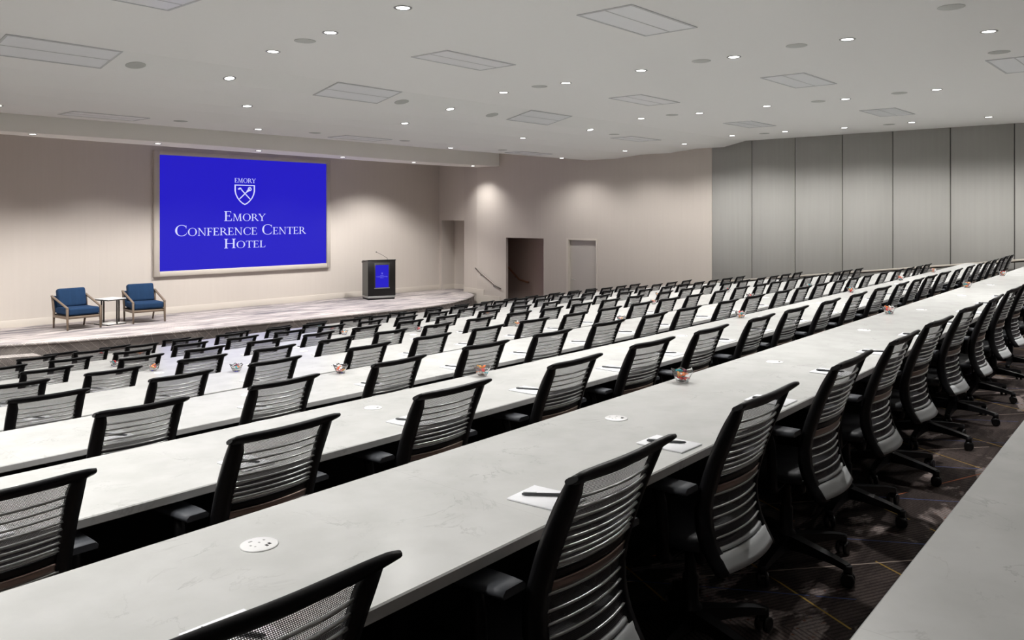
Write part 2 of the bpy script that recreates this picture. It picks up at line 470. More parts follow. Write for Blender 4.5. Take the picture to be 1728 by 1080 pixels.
def lever_mesh():
    mb = MB(); mb.tube([(.12, .02, .405), (.30, .02, .40)], .007, 6)
    mb.ell((.315, .02, .398), .020, .014, .012, 8, 6)
    return mb

CH_PARTS_NEAR = None
def chair_proto(near):
    root = empty('office_chair')
    def add(mb, name, m, label=None, parent=root, bevel=0):
        o = mb.build(name, M[m], parent, bevel)
        if label: o['label'] = label
        return o
    if near:
        for s in (-1, 1): add(upright(s), 'back_upright', 'black')
        add(top_rail(), 'top_rail', 'black')
    else:
        f = top_rail()
        for s in (-1, 1):
            u = upright(s); n = len(f.v); f.v += u.v; f.f += [[i + n for i in q] for q in u.f]; f.s += u.s
        add(f, 'back_frame', 'black')
    o = link(bpy.data.objects.new('mesh_panel', MESH_PANEL), root)
    if near:
        for z in RIBS: add(rib_mesh(z), 'back_rib', 'rib', 'thin silver rib')
    else:
        f = MB()
        for z in RIBS:
            u = rib_mesh(z); n = len(f.v); f.v += u.v; f.f += [[i + n for i in q] for q in u.f]; f.s += u.s
        add(f, 'back_ribs', 'rib', 'thin silver ribs')
    add(band(.662, .690, .190, .003, .006), 'lumbar_carrier', 'black')
    lb = add(band(.632, .660, .180, .008, .008), 'lumbar_bar', 'lumbar', 'bronze lumbar bar')
    add(band(.624, .631, .182, .011, .006, 1), 'lumbar_edge', 'rib', 'bright lumbar edge', lb if near else root)
    lp = add(band(.378, .432, .192, .012, .012), 'lower_lip', 'lip', 'light grey curved lip')
    if near: add(band(.437, .448, .188, .006, .008, 1), 'lip_strip', 'lip', None, lp)
    add(seat_mesh(), 'seat', 'seat')
    for s in (-1, 1):
        a = add(arm_mesh(s), 'armrest', 'black')
        add(pad_mesh(s), 'arm_pad', 'pad', 'dark grey arm pad', a)
    add(spine_mesh(), 'back_bracket', 'black')
    add(column_mesh(), 'column', 'black')
    if near:
        add(lever_mesh(), 'lever', 'lever', 'white tipped lever')
        for a in PH:
            l = add(base_leg(a), 'leg', 'black')
            add(caster_mesh(a), 'caster', 'caster', None, l)
    else:
        f = MB()
        for a in PH:
            for u in (base_leg(a), caster_mesh(a)):
                n = len(f.v); f.v += u.v; f.f += [[i + n for i in q] for q in u.f]; f.s += u.s
        add(f, 'base', 'black')
    return root
MESH_PANEL = mesh_panel()
near_chair = chair_proto(True); far_chair = chair_proto(False)

# right-hand back corners of the chairs along each row (metres along the row)
CH = {
 1: [.98, 2.02, 2.96, 3.89, 4.74, 5.56, 6.50, 7.36, 8.30, 9.16, 10.02],
 2: [1.04, 1.98, 2.89, 3.85, 4.70, 5.50, 6.36, 7.12, 7.98, 8.83, 9.75, 10.53, 11.30, 12.03, 12.90, 13.76, 14.78, 15.62, 16.42, 17.20, 18.0, 18.72, 19.42],
 3: [2.11, 2.95, 3.85, 4.74, 5.57, 6.41, 7.21, 7.94, 8.87, 9.63, 10.50, 11.22, 11.92, 12.71, 13.38, 14.05, 14.98, 15.85, 16.63, 17.30, 17.96],
 4: [2.18, 3.06, 3.84, 4.80, 5.58, 6.38, 7.16, 7.92, 8.66, 9.42, 10.16, 10.88, 11.73, 12.52, 13.27, 13.94, 14.73, 15.50, 16.29, 17.08, 17.75, 18.50],
 5: [2.45, 3.20, 4.02, 4.79, 5.56, 6.34, 7.08, 7.86, 8.66, 9.40, 10.16, 10.93, 11.68, 12.65, 13.48, 14.34, 15.12, 15.91, 16.75, 17.45, 18.16, 18.88],
 6: [2.50, 3.18, 4.11, 4.84, 5.61, 6.39, 7.18, 7.98, 8.74, 9.68, 10.48, 11.28, 12.07, 12.88, 13.72, 14.47, 15.35, 16.10, 16.82, 17.53, 18.29, 19.01],
 7: [3.24, 3.95, 4.68, 5.43, 6.19, 6.95, 7.71, 8.46, 9.23, 9.99, 10.73, 11.45, 12.24, 12.97, 13.76, 14.56, 15.33, 16.04, 16.79, 17.49, 18.26, 19.03],
 8: [3.38, 4.08, 4.77, 5.46, 6.16, 6.86, 7.74, 8.44, 9.25, 9.93, 10.60, 11.30, 12.02, 12.68, 13.36, 14.05, 14.74, 15.43, 16.12, 16.81, 17.52, 18.20, 18.90],
 9: [4.90, 5.70, 6.72, 7.86, 8.70, 9.55, 10.70, 11.65, 12.73, 13.64, 14.52, 15.39, 16.24, 17.21, 18.09, 18.92],
}
def row_ch(k, i, n):
    j = n - i
    if k in (1,):
        return '%s chair from the near end' % ORD[i + 1]
    return None
used = {True: False, False: False}
rng = random.Random(3)
for k in sorted(CH):
    n = len(CH[k])
    for i, uc in enumerate(CH[k]):
        near = k <= 3
        proto = near_chair if near else far_chair
        r = proto if not used[near] else copy_tree(proto)
        used[near] = True
        ang = atan(row_dp(k, uc)) + radians(rng.uniform(-2.5, 2.5))
        tx, ty = .24, back_y(.945) + .043 * .38 - .016
        p = row_p(k, uc) - .22
        r.location = (uc - (tx*cos(ang) - ty*sin(ang)), p - (tx*sin(ang) + ty*cos(ang)), floor_z(k) + (.015 if k != 9 else (-.01 if floor_z(9) < -.01 else 0)) * 0)
        r.rotation_euler = (0, 0, ang)
        where = 'in the ' + LANDROW[k]
        tag(r, 'black mesh-back swivel chair, %s from the left, %s' % (ORD[i + 1], where), 'chair', 'black mesh office chairs at the tables')

# ------------------------------------------------------------------ things on the tables
# notepads with pens
pad0 = MB(); pad0.box(-.072, .072, 0, .19, 0, .006)
pad_me = pad0.mesh('notepad', M['paper'], .0015, 1)
def pen_parts():
    a = MB(); a.tube([(-.070, 0, 0), (-.060, 0, 0), (.052, 0, 0), (.066, 0, 0), (.072, 0, 0)], [.003, .0048, .0048, .0038, .001], 8)
    b = MB(); b.box(-.066, -.026, -.0012, .0012, .0040, .0062)
    return a.mesh('pen', M['pen']), b.mesh('pen_clip', M['pen_tip'])
pen_me, clip_me = pen_parts()
for k in (1, 2, 3, 4, 5, 6):
    lst = [u for u in CH[k] if u < {1: 11, 2: 14, 3: 12, 4: 10.5, 5: 9.7, 6: 8.0}[k]]
    for i, uc in enumerate(lst):
        u = uc - .22 + .0 + rng.uniform(-.03, .03) + (.02 if k == 1 else 0)
        if k == 1: u = uc - .13 if i < 2 else uc - .33
        z = table_z(k); a = atan(row_dp(k, u)) + rng.uniform(-.06, .06)
        p = row_p(k, u) + .015 + rng.uniform(0, .02)
        o = link(bpy.data.objects.new('notepad', pad_me)); o.location = (u, p, z); o.rotation_euler = (0, 0, a)
        tag(o, 'white notepad, %s from the left on the table of the %s' % (ORD[i + 1], LANDROW[k]), 'notepad', 'notepads laid out on the tables')
        q = link(bpy.data.objects.new('pen', pen_me)); pa = a - 1.12 + rng.uniform(-.12, .12)
        q.location = (u - .005, p + .105, z + .0112); q.rotation_euler = (0, 0, pa)
        tag(q, 'dark grey pen on %s notepad from the left, %s' % (ORD[i + 1], LANDROW[k]), 'pen', 'pens on the notepads')
        if k <= 2:
            c = link(bpy.data.objects.new('pen_clip', clip_me), q)

# power hubs let into the tops
hub_me = MB(); hub_me.lathe([(.0475, 0), (.0475, .002), (.045, .0035), (.004, .004)], n=28)
hub_me = hub_me.mesh('hub_plate', M['hub'])
sl = MB()
for x, y, w, h in ((.006, -.024, .0032, .005), (.017, -.019, .0032, .005)):
    sl.box(x - w, x + w, y - h, y + h, .0035, .0046)
slot_me = sl.mesh('usb_port', M['slot'])
sl = MB()
for x, y, w, h in ((-.022, .004, .0022, .003), (.022, .012, .0022, .003), (-.008, .027, .005, .002), (-.018, -.010, .002, .002), (.004, .006, .002, .003)):
    sl.box(x - w, x + w, y - h, y + h, .0033, .0044)
sock_me = sl.mesh('socket', M['socket'])
for k, u0, n in ((1, 1.13, 7), (2, 1.05, 8), (3, 1.2, 7), (4, 1.6, 5), (5, 2.0, 4)):
    for i in range(n):
        u = u0 + 1.69 * i
        h = link(bpy.data.objects.new('power_hub', hub_me)); h.location = (u, row_p(k, u) + .482, table_z(k)); h.rotation_euler = (0, 0, .05)
        link(bpy.data.objects.new('usb_port', slot_me), h); link(bpy.data.objects.new('socket', sock_me), h)
        tag(h, 'round white power hub, %s from the left in the table of %s' % (ORD[i + 1], LANDROW[k]), 'power outlet', 'round power hubs in the tables')

# candy bowls
def bowl_mesh():
    mb = MB(); n = 24; rings = []
    for r, z, amp in ((.026, .003, 0), (.030, .004, 0), (.040, .026, .02), (.052, .052, .07), (.056, .060, .10), (.0535, .060, .10), (.049, .050, .07), (.037, .026, .02), (.024, .008, 0)):
        rings.append([(r*(1 + amp*cos(6*a)) * cos(a), r*(1 + amp*cos(6*a)) * sin(a), z + amp*.06*cos(6*a)) for a in [2*pi*j/n for j in range(n)]])
    mb.sweep(rings, True)
    return mb.mesh('candy_bowl', M['glass'])
bowl_me = bowl_mesh()
def candy_mesh(m):
    mb = MB(); mb.ell((0, 0, 0), .013, .0105, .0095, 10, 6)
    for s in (-1, 1):
        mb.sweep([[(s*.011, .003*cos(t), .003*sin(t)) for t in (0, 1.57, 3.14, 4.71)], [(s*.026, .012*cos(t), .008*sin(t)) for t in (0, 1.57, 3.14, 4.71)]], False)
    return mb.mesh('wrapped_candy', m)
candy_me = [candy_mesh(m) for m in CANDY]
BOWLS = [(1, 3.66), (1, 7.38), (1, 10.66), (1, 13.1), (2, 3.75), (2, 7.6), (2, 11.1), (2, 13.65), (2, 15.97), (3, 3.76), (3, 7.67), (3, 11.1), (3, 13.44),
         (4, 3.75), (4, 7.6), (4, 10.9), (4, 13.5), (5, 3.7), (5, 7.3), (5, 10.4), (5, 13.6), (6, 3.95), (6, 7.2), (6, 10.3), (7, 4.9), (7, 8.1), (7, 11.5), (8, 5.0), (8, 8.9)]
cnt = {}
for k, u in BOWLS:
    cnt[k] = cnt.get(k, 0) + 1
    b = link(bpy.data.objects.new('candy_bowl', bowl_me)); p = row_p(k, u) + .625; z = table_z(k)
    b.location = (u, p, z); b.rotation_euler = (0, 0, rng.uniform(0, 1))
    tag(b, 'small glass candy bowl, %s from the left, table of the %s' % (ORD[cnt[k]], LANDROW[k]), 'bowl', 'glass candy bowls on the tables')
    n = 9 if k <= 2 else (6 if k <= 3 else 4)
    for i in range(n):
        if i < 4: rr, zz, a = .016, .022, i * 1.571 + .3
        elif i < 7: rr, zz, a = .017, .041, i * 2.09
        else: rr, zz, a = .012, .058, i * 3.0
        if k >= 4: rr, zz, a = .018, .040 if i < 3 else .058, i * 2.1
        if k >= 4 and i == 3: rr = 0
        m = candy_me[(i * 2 + cnt[k] * 3 + k) % 7]
        c = link(bpy.data.objects.new('wrapped_candy', m))
        c.location = (u + rr*cos(a), p + rr*sin(a), z + zz); c.scale = (.82, .82, .82); c.rotation_euler = (rng.uniform(-.4, .4), rng.uniform(-.7, .7), rng.uniform(0, 3))
        tag(c, 'wrapped candy heaped in %s glass bowl from the left, %s' % (ORD[cnt[k]], LANDROW[k]), 'candy', 'candies in bowl %d of row %d' % (cnt[k], k))

# ------------------------------------------------------------------ room shell
def Z(z): return EYE + z
TOPZ = Z(2.9)
STAGE_Z = Z(-2.6); PW = 21.55
# front (stage) wall
mb = MB(); mb.box(-6.2, 20.02, PW, PW + .25, -.2, TOPZ); o = mb.build('wall_front', M['beige']); struct(o)
mb = MB(); mb.box(-6.0, 20.0, PW - .018, PW, STAGE_Z, STAGE_Z + .17); o = mb.build('baseboard_front', M['trim'], None, .004); struct(o)
mb = MB(); mb.box(-6.4, -6.0, -4.6, 22, -.2, TOPZ); o = mb.build('wall_left', M['beige']); struct(o)
mb = MB(); mb.box(-6.2, 20.3, -4.8, -4.5, -.2, TOPZ); o = mb.build('wall_rear', M['beige']); struct(o)

# right wall: flares out a little from the corner beside the stage
def wx(p): return 19.85 + (19.54 - p) / 8.62 * .2
mb = MB()
def wall_piece(p0, p1, z0, z1, x0=None, x1=None):
    a = wx(p0) if x0 is None else x0; b = wx(p1) if x1 is None else x1
    mb.hexa([(a, p0, z0), (a + .10, p0, z0), (b + .10, p1, z0), (b, p1, z0), (a, p0, z1), (a + .10, p0, z1), (b + .10, p1, z1), (b, p1, z1)])
O1 = (16.68, 18.24, Z(-.715)); DR = (14.62, 15.78, Z(-.69)); O0 = (20.30, 21.43, Z(-.165))
wall_piece(10.92, DR[0], -.2, TOPZ)
wall_piece(DR[0], DR[1], DR[2], TOPZ)
wall_piece(DR[1], O1[0], -.2, TOPZ)
wall_piece(O1[0], O1[1], O1[2], TOPZ)
wall_piece(O1[1], 19.54, -.2, TOPZ)
wall_piece(19.54, O0[0], -.2, TOPZ, 19.85, 20.0)
wall_piece(O0[0], O0[1], O0[2], TOPZ, 20.0, 20.0)
wall_piece(O0[1], PW + .2, -.2, TOPZ, 20.0, 20.0)
o = mb.build('wall_right', M['beige']); struct(o)
# passage behind the stage opening and stair alcove behind the lower opening
mb = MB()
mb.box(20.1, 20.85, 21.43, 21.63, -.2, TOPZ); mb.box(20.62, 20.80, 20.1, 21.45, -.2, TOPZ); mb.box(20.11, 20.85, 20.05, 20.2, -.2, TOPZ)
o = mb.build('wall_passage', M['beige']); struct(o)
mb = MB(); mb.box(20.90, 21.05, 16.3, 19.9, -.2, TOPZ); mb.box(20.03, 20.95, 16.45, 16.6, -.2, TOPZ); mb.box(20.12, 20.95, 19.8, 19.95, -.2, TOPZ); mb.box(20.12, 20.95, 16.45, 19.9, Z(-.45), Z(-.35))
o = mb.build('wall_alcove', M['brown']); struct(o)
mb = MB(); mb.box(20.1, 20.8, 20.05, 21.5, Z(.1), Z(.2)); o = mb.build('ceiling', M['ceiling']); struct(o)
mb = MB(); mb.box(19.9, 20.75, 20.15, 21.6, STAGE_Z - .3, STAGE_Z - .002); o = mb.build('floor', M['stage_carpet']); struct(o)
# baseboards of the right wall
mb = MB()
mb.hexa([(19.828, 19.535, STAGE_Z - .02), (19.845, 19.54, STAGE_Z - .02), (19.995, 20.3, STAGE_Z - .02), (19.975, 20.3, STAGE_Z - .02), (19.828, 19.535, STAGE_Z + .16), (19.845, 19.54, STAGE_Z + .16), (19.995, 20.3, STAGE_Z + .16), (19.975, 20.3, STAGE_Z + .16)])
mb.hexa([(wx(19.2)-.02, 19.2, .02), (wx(19.2), 19.2, .02), (wx(19.54), 19.54, .02), (wx(19.54)-.02, 19.54, .02), (wx(19.2)-.02, 19.2, STAGE_Z + .14), (wx(19.2), 19.2, STAGE_Z + .14), (wx(19.54), 19.54, STAGE_Z + .14), (wx(19.54)-.02, 19.54, STAGE_Z + .14)])
mb.hexa([(wx(18.5)-.02, 18.5, .0), (wx(18.5), 18.5, .0), (wx(19.2), 19.2, .0), (wx(19.2)-.02, 19.2, .0), (wx(18.5)-.02, 18.5, Z(-2.65)), (wx(18.5), 18.5, Z(-2.65)), (wx(19.2), 19.2, Z(-2.65)), (wx(19.2)-.02, 19.2, Z(-2.65))])
o = mb.build('baseboard_right', M['trim']); struct(o)
mb = MB(); mb.box(20.1, 20.62, 21.41, 21.43, STAGE_Z, STAGE_Z + .17); mb.box(20.60, 20.62, 20.2, 21.41, STAGE_Z, STAGE_Z + .17)
o = mb.build('baseboard_passage', M['trim']); struct(o)
# door in the right wall
d0, d1 = 14.68, 15.70
root = empty('door_1', (wx(15.2), 15.2, floor_z(8))); struct(root)
root.name = 'door_1'
def loc_mb(mb, root): mb.v = [tuple(Vector(p) - root.location) for p in mb.v]; return mb
fz = floor_z(8) - .17; zt = Z(-.74)
mb = MB()
for a, b in ((DR[0] - .0, d0), (d1, DR[1])):
    x = wx((a + b)/2); mb.box(x - .02, x + .14, a, b, fz, DR[2])
mb.box(wx(15.2) - .02, wx(15.2) + .14, d0, d1, zt, DR[2])
struct(loc_mb(mb, root).build('door_frame', M['trim'], root))
mb = MB(); mb.box(wx(15.2) + .07, wx(15.2) + .115, d0, d1, fz, zt); struct(loc_mb(mb, root).build('door_panel', M['door'], root))
mb = MB(); mb.tube([(wx(15.2) + .07, d1 - .10, fz + 1.02), (wx(15.2) + .03, d1 - .10, fz + 1.02), (wx(15.2) + .03, d1 - .22, fz + 1.02)], .009, 8)
struct(loc_mb(mb, root).build('door_handle', M['podium_metal'], root))

# ceiling: level bands with sloped steps between them
PROF = [(-4.6, 1.945), (9.95, 1.945), (10.57, 1.815), (11.40, 1.815), (12.2, 1.738), (13.14, 1.738), (13.93, 1.66), (15.02, 1.66), (18.59, 2.045), (19.3, 2.06)]
def ceil_z(p):
    for (a, za), (b, zb) in zip(PROF, PROF[1:]):
        if p <= b: return Z(za + (zb - za) * (p - a) / (b - a))
    return Z(2.06)
mb = MB()
ring = lambda u: [(u, p, Z(z)) for p, z in PROF] + [(u, p, Z(z) + .12) for p, z in PROF[::-1]]
mb.sweep([ring(-6.3), ring(20.4)], False)
o = mb.build('ceiling', M['ceiling']); struct(o)
mb = MB(); mb.box(-6.3, 20.4, 18.5, 22.0, Z(2.42), Z(2.52)); o = mb.build('ceiling', M['ceiling']); struct(o)
# bulkhead over the stage edge
FR = [(-6.2, 17.9), (5.0, 17.87), (8.2, 17.87), (11.0, 18.08), (13.6, 18.40), (15.2, 18.60), (16.5, 18.72), (17.6, 18.74), (18.6, 18.68), (19.86, 18.52)]
BK = [(-6.2, 18.5), (5.39, 18.55), (7.01, 18.84), (8.74, 18.99), (10.91, 19.22), (14.38, 19.50), (17.29, 19.72), (18.79, 19.71), (19.86, 19.56)]
def interp(T, u):
    for (a, x), (b, y) in zip(T, T[1:]):
        if u <= b: return x + (y - x) * (u - a) / (b - a)
    return T[-1][1]
mb = MB()
def smooth_interp(T, u): return (interp(T, u - .7) + 2 * interp(T, u) + interp(T, min(19.86, u + .7))) / 4 if u > -5 and u < 19.1 else interp(T, u)
mb.sweep([[(u, smooth_interp(FR, u), Z(1.62)), (u, smooth_interp(BK, u), Z(1.62)), (u, smooth_interp(BK, u), Z(2.44)), (u, smooth_interp(FR, u), Z(2.44))] for u in us(-6.2, 19.86, 60)], False)
o = mb.build('ceiling', M['soffit']); struct(o); 

# stage
EDGE = [(-6.2, 21.0), (-2, 20.6), (1.0, 20.2), (3.0, 19.6), (4.4, 19.12), (5.45, 18.76), (6.42, 18.40), (7.52, 18.17), (8.76, 18.02), (10.16, 17.93), (11.73, 17.84), (13.41, 17.69), (14.96, 17.62), (16.2, 17.70), (17.2, 17.95), (18.1, 18.35), (18.75, 18.72), (19.3, 19.12), (19.62, 19.5), (19.84, 19.9)]
def stage_ring(off): return [(u, p - off) for u, p in EDGE]
mb = MB()
lst = [(u, p) for u, p in EDGE] + [(20.05, PW + .1)]
rings = [[(u, p, 0.0), (u, PW + .1 + (.001 * u), 0.0), (u, PW + .1 + (.001 * u), STAGE_Z), (u, p, STAGE_Z)] for u, p in EDGE]
mb.sweep(rings, False)
mb.box(19.84, 20.02, 20.0, PW + .05, 0, STAGE_Z)
o = mb.build('stage_platform', M['stage_carpet']); struct(o)
o.data.materials.append(M['riser_carpet'])
for f in o.data.polygons:
    if abs(f.normal.z) < .5: f.material_index = 1
mb = MB()   # rolled nosing along the stage edge
mb.tube([(u, p + .012, STAGE_Z - .022) for u, p in EDGE], .030, 10)
o = mb.build('trim_1', M['riser_carpet']); struct(o)
mb = MB()   # lower step at the left part of the stage
ST = [(u, p) for u, p in EDGE if u <= 5.0] + [(5.45, 18.76), (6.0, 18.54)]
mb.sweep([[(u, p - .42, 0), (u, p + .05, 0), (u, p + .05, STAGE_Z * .5), (u, p - .42, STAGE_Z * .5)] for u, p in ST], False)
o = mb.build('stage_step', M['riser_carpet']); struct(o)
# folding partition
root = empty('folding_partition', (WALL_X, 5, 0))
tag(root, 'grey fabric folding partition of tall panels beside the seat rows', 'partition')
B = [10.92, 9.78, 8.63, 7.46, 6.31, 5.10, 3.87, 2.67, 1.48, .29, -.9, -2.1, -3.3, -4.5]
for a, b in zip(B, B[1:]):
    mb = MB(); mb.box(0, .10, b + .009 - 5, a - .009 - 5, -.1, Z(2.05)); mb.build('panel', M['grey_fabric'], root, .006, 1)
mb = MB(); mb.box(.035, .06, -4.5 - 5, 10.92 - 5, -.1, Z(2.05)); mb.build('seal_strip', M['black_matte'], root)

# sloping guard rail along the side aisle
root = empty('aisle_rail', (19.97, 8, 0)); tag(root, 'beige sloping handrail running along the grey partition', 'handrail')
def rail_z(p): return Z(-.92 - (p - 3.69) * .1187)
mb = MB(); mb.beam((-.06, 12.4 - 8, rail_z(12.4)), (-.06, -2 - 8, rail_z(-2)), .06, .042); mb.build('rail', M['rail_beige'], root, .004, 1)
mb = MB(); mb.beam((-.04, 12.4 - 8, rail_z(12.4) - .032), (-.04, -2 - 8, rail_z(-2) - .032), .03, .022); mb.build('rail_shadow_strip', M['dark_metal'], root)  # dark strip modelled as the shadow line under the rail
for p in (11.3, 9.2, 7.05, 5.7, 4.5, 2.2, .5):
    mb = MB(); mb.tube([(-.05, p - 8, rail_z(p) - .03), (-.03, p - 8, rail_z(p) - .07), (.075, p - 8, rail_z(p) - .07)], .008, 6); mb.build('bracket', M['dark_metal'], root)
# handrail down the side steps of the stage
root = empty('handrail', (19.75, 19.0, 1.0)); tag(root, 'thin metal handrail sloping down the wall beside the stage', 'handrail')
hp = [(wx(19.5) - .075, 19.54, Z(-1.75)), (wx(19.4) - .075, 19.42, Z(-1.83)), (wx(18.6) - .075, 18.62, Z(-2.30)), (wx(18.4) - .075, 18.40, Z(-2.38))]
mb = MB(); mb.tube(hp, .021, 8); loc_mb(mb, root).build('rail', M['steel'], root)
for p, z in ((19.30, -1.92), (18.72, -2.26)):
    mb = MB(); mb.tube([(wx(p) - .075, p, Z(z)), (wx(p) - .07, p, Z(z) - .07), (wx(p) - .001, p, Z(z) - .08)], .009, 6); mb.lathe([(.0, 0), (.03, 0)], n=8) if False else None
    loc_mb(mb, root).build('bracket', M['steel'], root)
root = empty('stair_rail', (20.8, 18.3, 1.0)); tag(root, 'brown wooden handrail inside the dark wall opening', 'handrail')
mb = MB(); mb.tube([(20.82, 19.6, Z(-1.30)), (20.82, 18.9, Z(-1.83)), (20.82, 18.5, Z(-2.14)), (20.82, 18.15, Z(-2.21)), (20.88, 18.13, Z(-2.22))], .032, 8); loc_mb(mb, root).build('rail', M['rail_wood'], root)
mb = MB(); mb.tube([(20.82, 18.7, Z(-1.99)), (20.83, 18.7, Z(-2.07)), (20.899, 18.7, Z(-2.09))], .01, 6); loc_mb(mb, root).build('bracket', M['steel'], root)

# ------------------------------------------------------------------ lettering (serif capitals, cap height 1)
def R(x0, y0, x1, y1): return [(x0, y0), (x1, y0), (x1, y1), (x0, y1)]
def arc(cx, cy, rx, ry, a0, a1, w0, w1, n=16):
    """stroke along an ellipse, thick at the sides, thin at top and bottom"""
    qs = []
    pt = lambda a, s: (cx + (rx - s * (w0 + (w1 - w0) * abs(cos(a)) ** 1.5)) * cos(a), cy + (ry - s * w0) * sin(a))
    for i in range(n):
        a = radians(a0 + (a1 - a0) * i / n); b = radians(a0 + (a1 - a0) * (i + 1) / n)
        qs.append([pt(a, 0), pt(b, 0), pt(b, 1), pt(a, 1)])
    return qs
SF = .045
def stem(x, w=.13, top=True, bot=True, s=.09):
    q = [R(x, 0, x + w, 1)]
    if top: q.append(R(x - s, 1 - SF, x + w + s, 1))
    if bot: q.append(R(x - s, 0, x + w + s, SF))
    return q
G = {
 'E': (.70, stem(.10, s=.08) + [R(.1, 1 - SF, .58, 1), R(.1, 0, .62, SF), R(.2, .49, .47, .54), [(.52, 1), (.58, 1), (.59, .78), (.565, .78)], [(.55, 0), (.62, 0), (.66, .26), (.635, .26)], R(.455, .40, .48, .63)]),
 'F': (.62, stem(.10, s=.08) + [R(.1, 1 - SF, .56, 1), R(.2, .49, .45, .54), [(.50, 1), (.56, 1), (.575, .76), (.55, .76)], R(.435, .40, .46, .63)]),
 'L': (.66, stem(.10, s=.08) + [R(.1, 0, .60, SF), [(.53, 0), (.60, 0), (.65, .28), (.625, .28)]]),
 'H': (.92, stem(.10, s=.08) + stem(.69, s=.08) + [R(.2, .49, .7, .54)]),
 'T': (.78, stem(.325, top=False) + [R(.03, 1 - SF, .75, 1), [(.03, 1), (.08, 1), (.045, .76), (.02, .76)], [(.70, 1), (.75, 1), (.76, .76), (.735, .76)]]),
 'M': (1.10, [[(.11, 0), (.16, 0), (.215, .97), (.165, .97)], [(.13, 1), (.27, 1), (.59, .02), (.53, -.02)], [(.53, 0), (.58, 0), (.86, 1), (.80, 1)], [(.79, 1), (.92, 1), (.98, 0), (.845, 0)], R(.03, 0, .25, SF), R(.05, 1 - SF, .22, 1), R(.76, 0, 1.06, SF), R(.84, 1 - SF, 1.01, 1)]),
 'N': (.94, [R(.13, 0, .18, 1), [(.06, 1), (.22, 1), (.80, -.02), (.73, -.02)], R(.745, 0, .795, 1), R(.03, 0, .28, SF), R(.02, 1 - SF, .2, 1), R(.65, 1 - SF, .90, 1)]),
 'O': (1.0, arc(.5, .5, .46, .52, 0, 360, .045, .15, 28)),
 'C': (.92, arc(.52, .5, .47, .52, 48, 316, .045, .15, 24) + [[(.80, .92), (.86, .97), (.85, .70), (.825, .70)], [(.82, .10), (.86, .16), (.885, .30), (.87, .30)]]),
 'R': (.84, stem(.10, s=.08) + arc(.30, .735, .33, .265, -90, 90, .045, .13, 12) + [R(.15, 1 - SF, .32, 1), R(.2, .47, .32, .515), [(.33, .50), (.47, .50), (.86, 0), (.70, 0)], R(.68, 0, .90, SF)]),
 'Y': (.84, [[(.02, 1), (.18, 1), (.49, .45), (.36, .45)], [(.38, .45), (.45, .45), (.80, 1), (.74, 1)], R(.36, 0, .49, .5), R(.26, 0, .59, SF), R(-.03, 1 - SF, .26, 1), R(.62, 1 - SF, .88, 1)]),
}
def word(mb, runs, x0, x1, y0, cap, depth):
    """runs: (text, cap factor); fitted between x0 and x1; written in the local x-z plane, facing -y"""
    total = 0
    for t, f in runs:
        for ch in t: total += (.42 if ch == ' ' else G[ch][0] + .02) * f
    sx = (x1 - x0) / total; x = x0
    for t, f in runs:
        for ch in t:
            if ch == ' ': x += .42 * f * sx; continue
            w, polys = G[ch]
            for q in polys:
                n = len(q); v = [(x + px*f*sx, -depth, y0 + py*f*cap) for px, py in q]
                mb.add(v, [tuple(range(n))])
            x += (w + .02) * f * sx
def emblem(mb, x0, x1, ztop, zbot, depth):
    cx = (x0 + x1)/2; hw = (x1 - x0)/2; h = ztop - zbot
    prof = [(-1, 0), (-1, -.30), (-.92, -.48), (-.75, -.66), (-.5, -.82), (-.25, -.93), (0, -1.0), (.25, -.93), (.5, -.82), (.75, -.66), (.92, -.48), (1, -.30), (1, 0)]
    outer = [(cx + a*hw, ztop + b*h) for a, b in prof]; inner = [(cx + a*hw*.87, ztop - .05*h + b*h*.885) for a, b in prof]
    n = len(prof)
    for i in range(n):
        j = (i + 1) % n
        q = [outer[i], outer[j], inner[j], inner[i]]
        mb.add([(a, -depth, b) for a, b in q], [(0, 1, 2, 3)])
    def bar(ax, ay, bx, by, w):
        a = Vector((cx + ax*hw, ztop + ay*h)); b = Vector((cx + bx*hw, ztop + by*h)); d = (b - a).normalized(); s = Vector((-d.y, d.x)) * w * hw
        q = [a - s, b - s, b + s, a + s]; mb.add([(p.x, -depth, p.y) for p in q], [(0, 1, 2, 3)])
    bar(-.52, -.70, .40, -.24, .05); bar(.52, -.70, -.34, -.24, .05)      # crossed torch and trumpet
    bar(.22, -.33, .40, -.24, .09)
    for ax, ay, bx, by in ((.34, -.30, .34, -.16), (.34, -.30, .58, -.27), (.34, -.16, .50, -.11), (.50, -.11, .64, -.20), (.64, -.20, .58, -.27), (.42, -.27, .50, -.17)): bar(ax, ay, bx, by, .045)
    q = [(-.26, -.28), (-.34, -.22), (-.62, -.25), (-.70, -.21), (-.52, -.14), (-.40, -.14), (-.30, -.20), (-.22, -.26)]
    mb.add([(cx + a*hw, -depth, ztop + b*h) for a, b in q], [tuple(range(len(q)))])

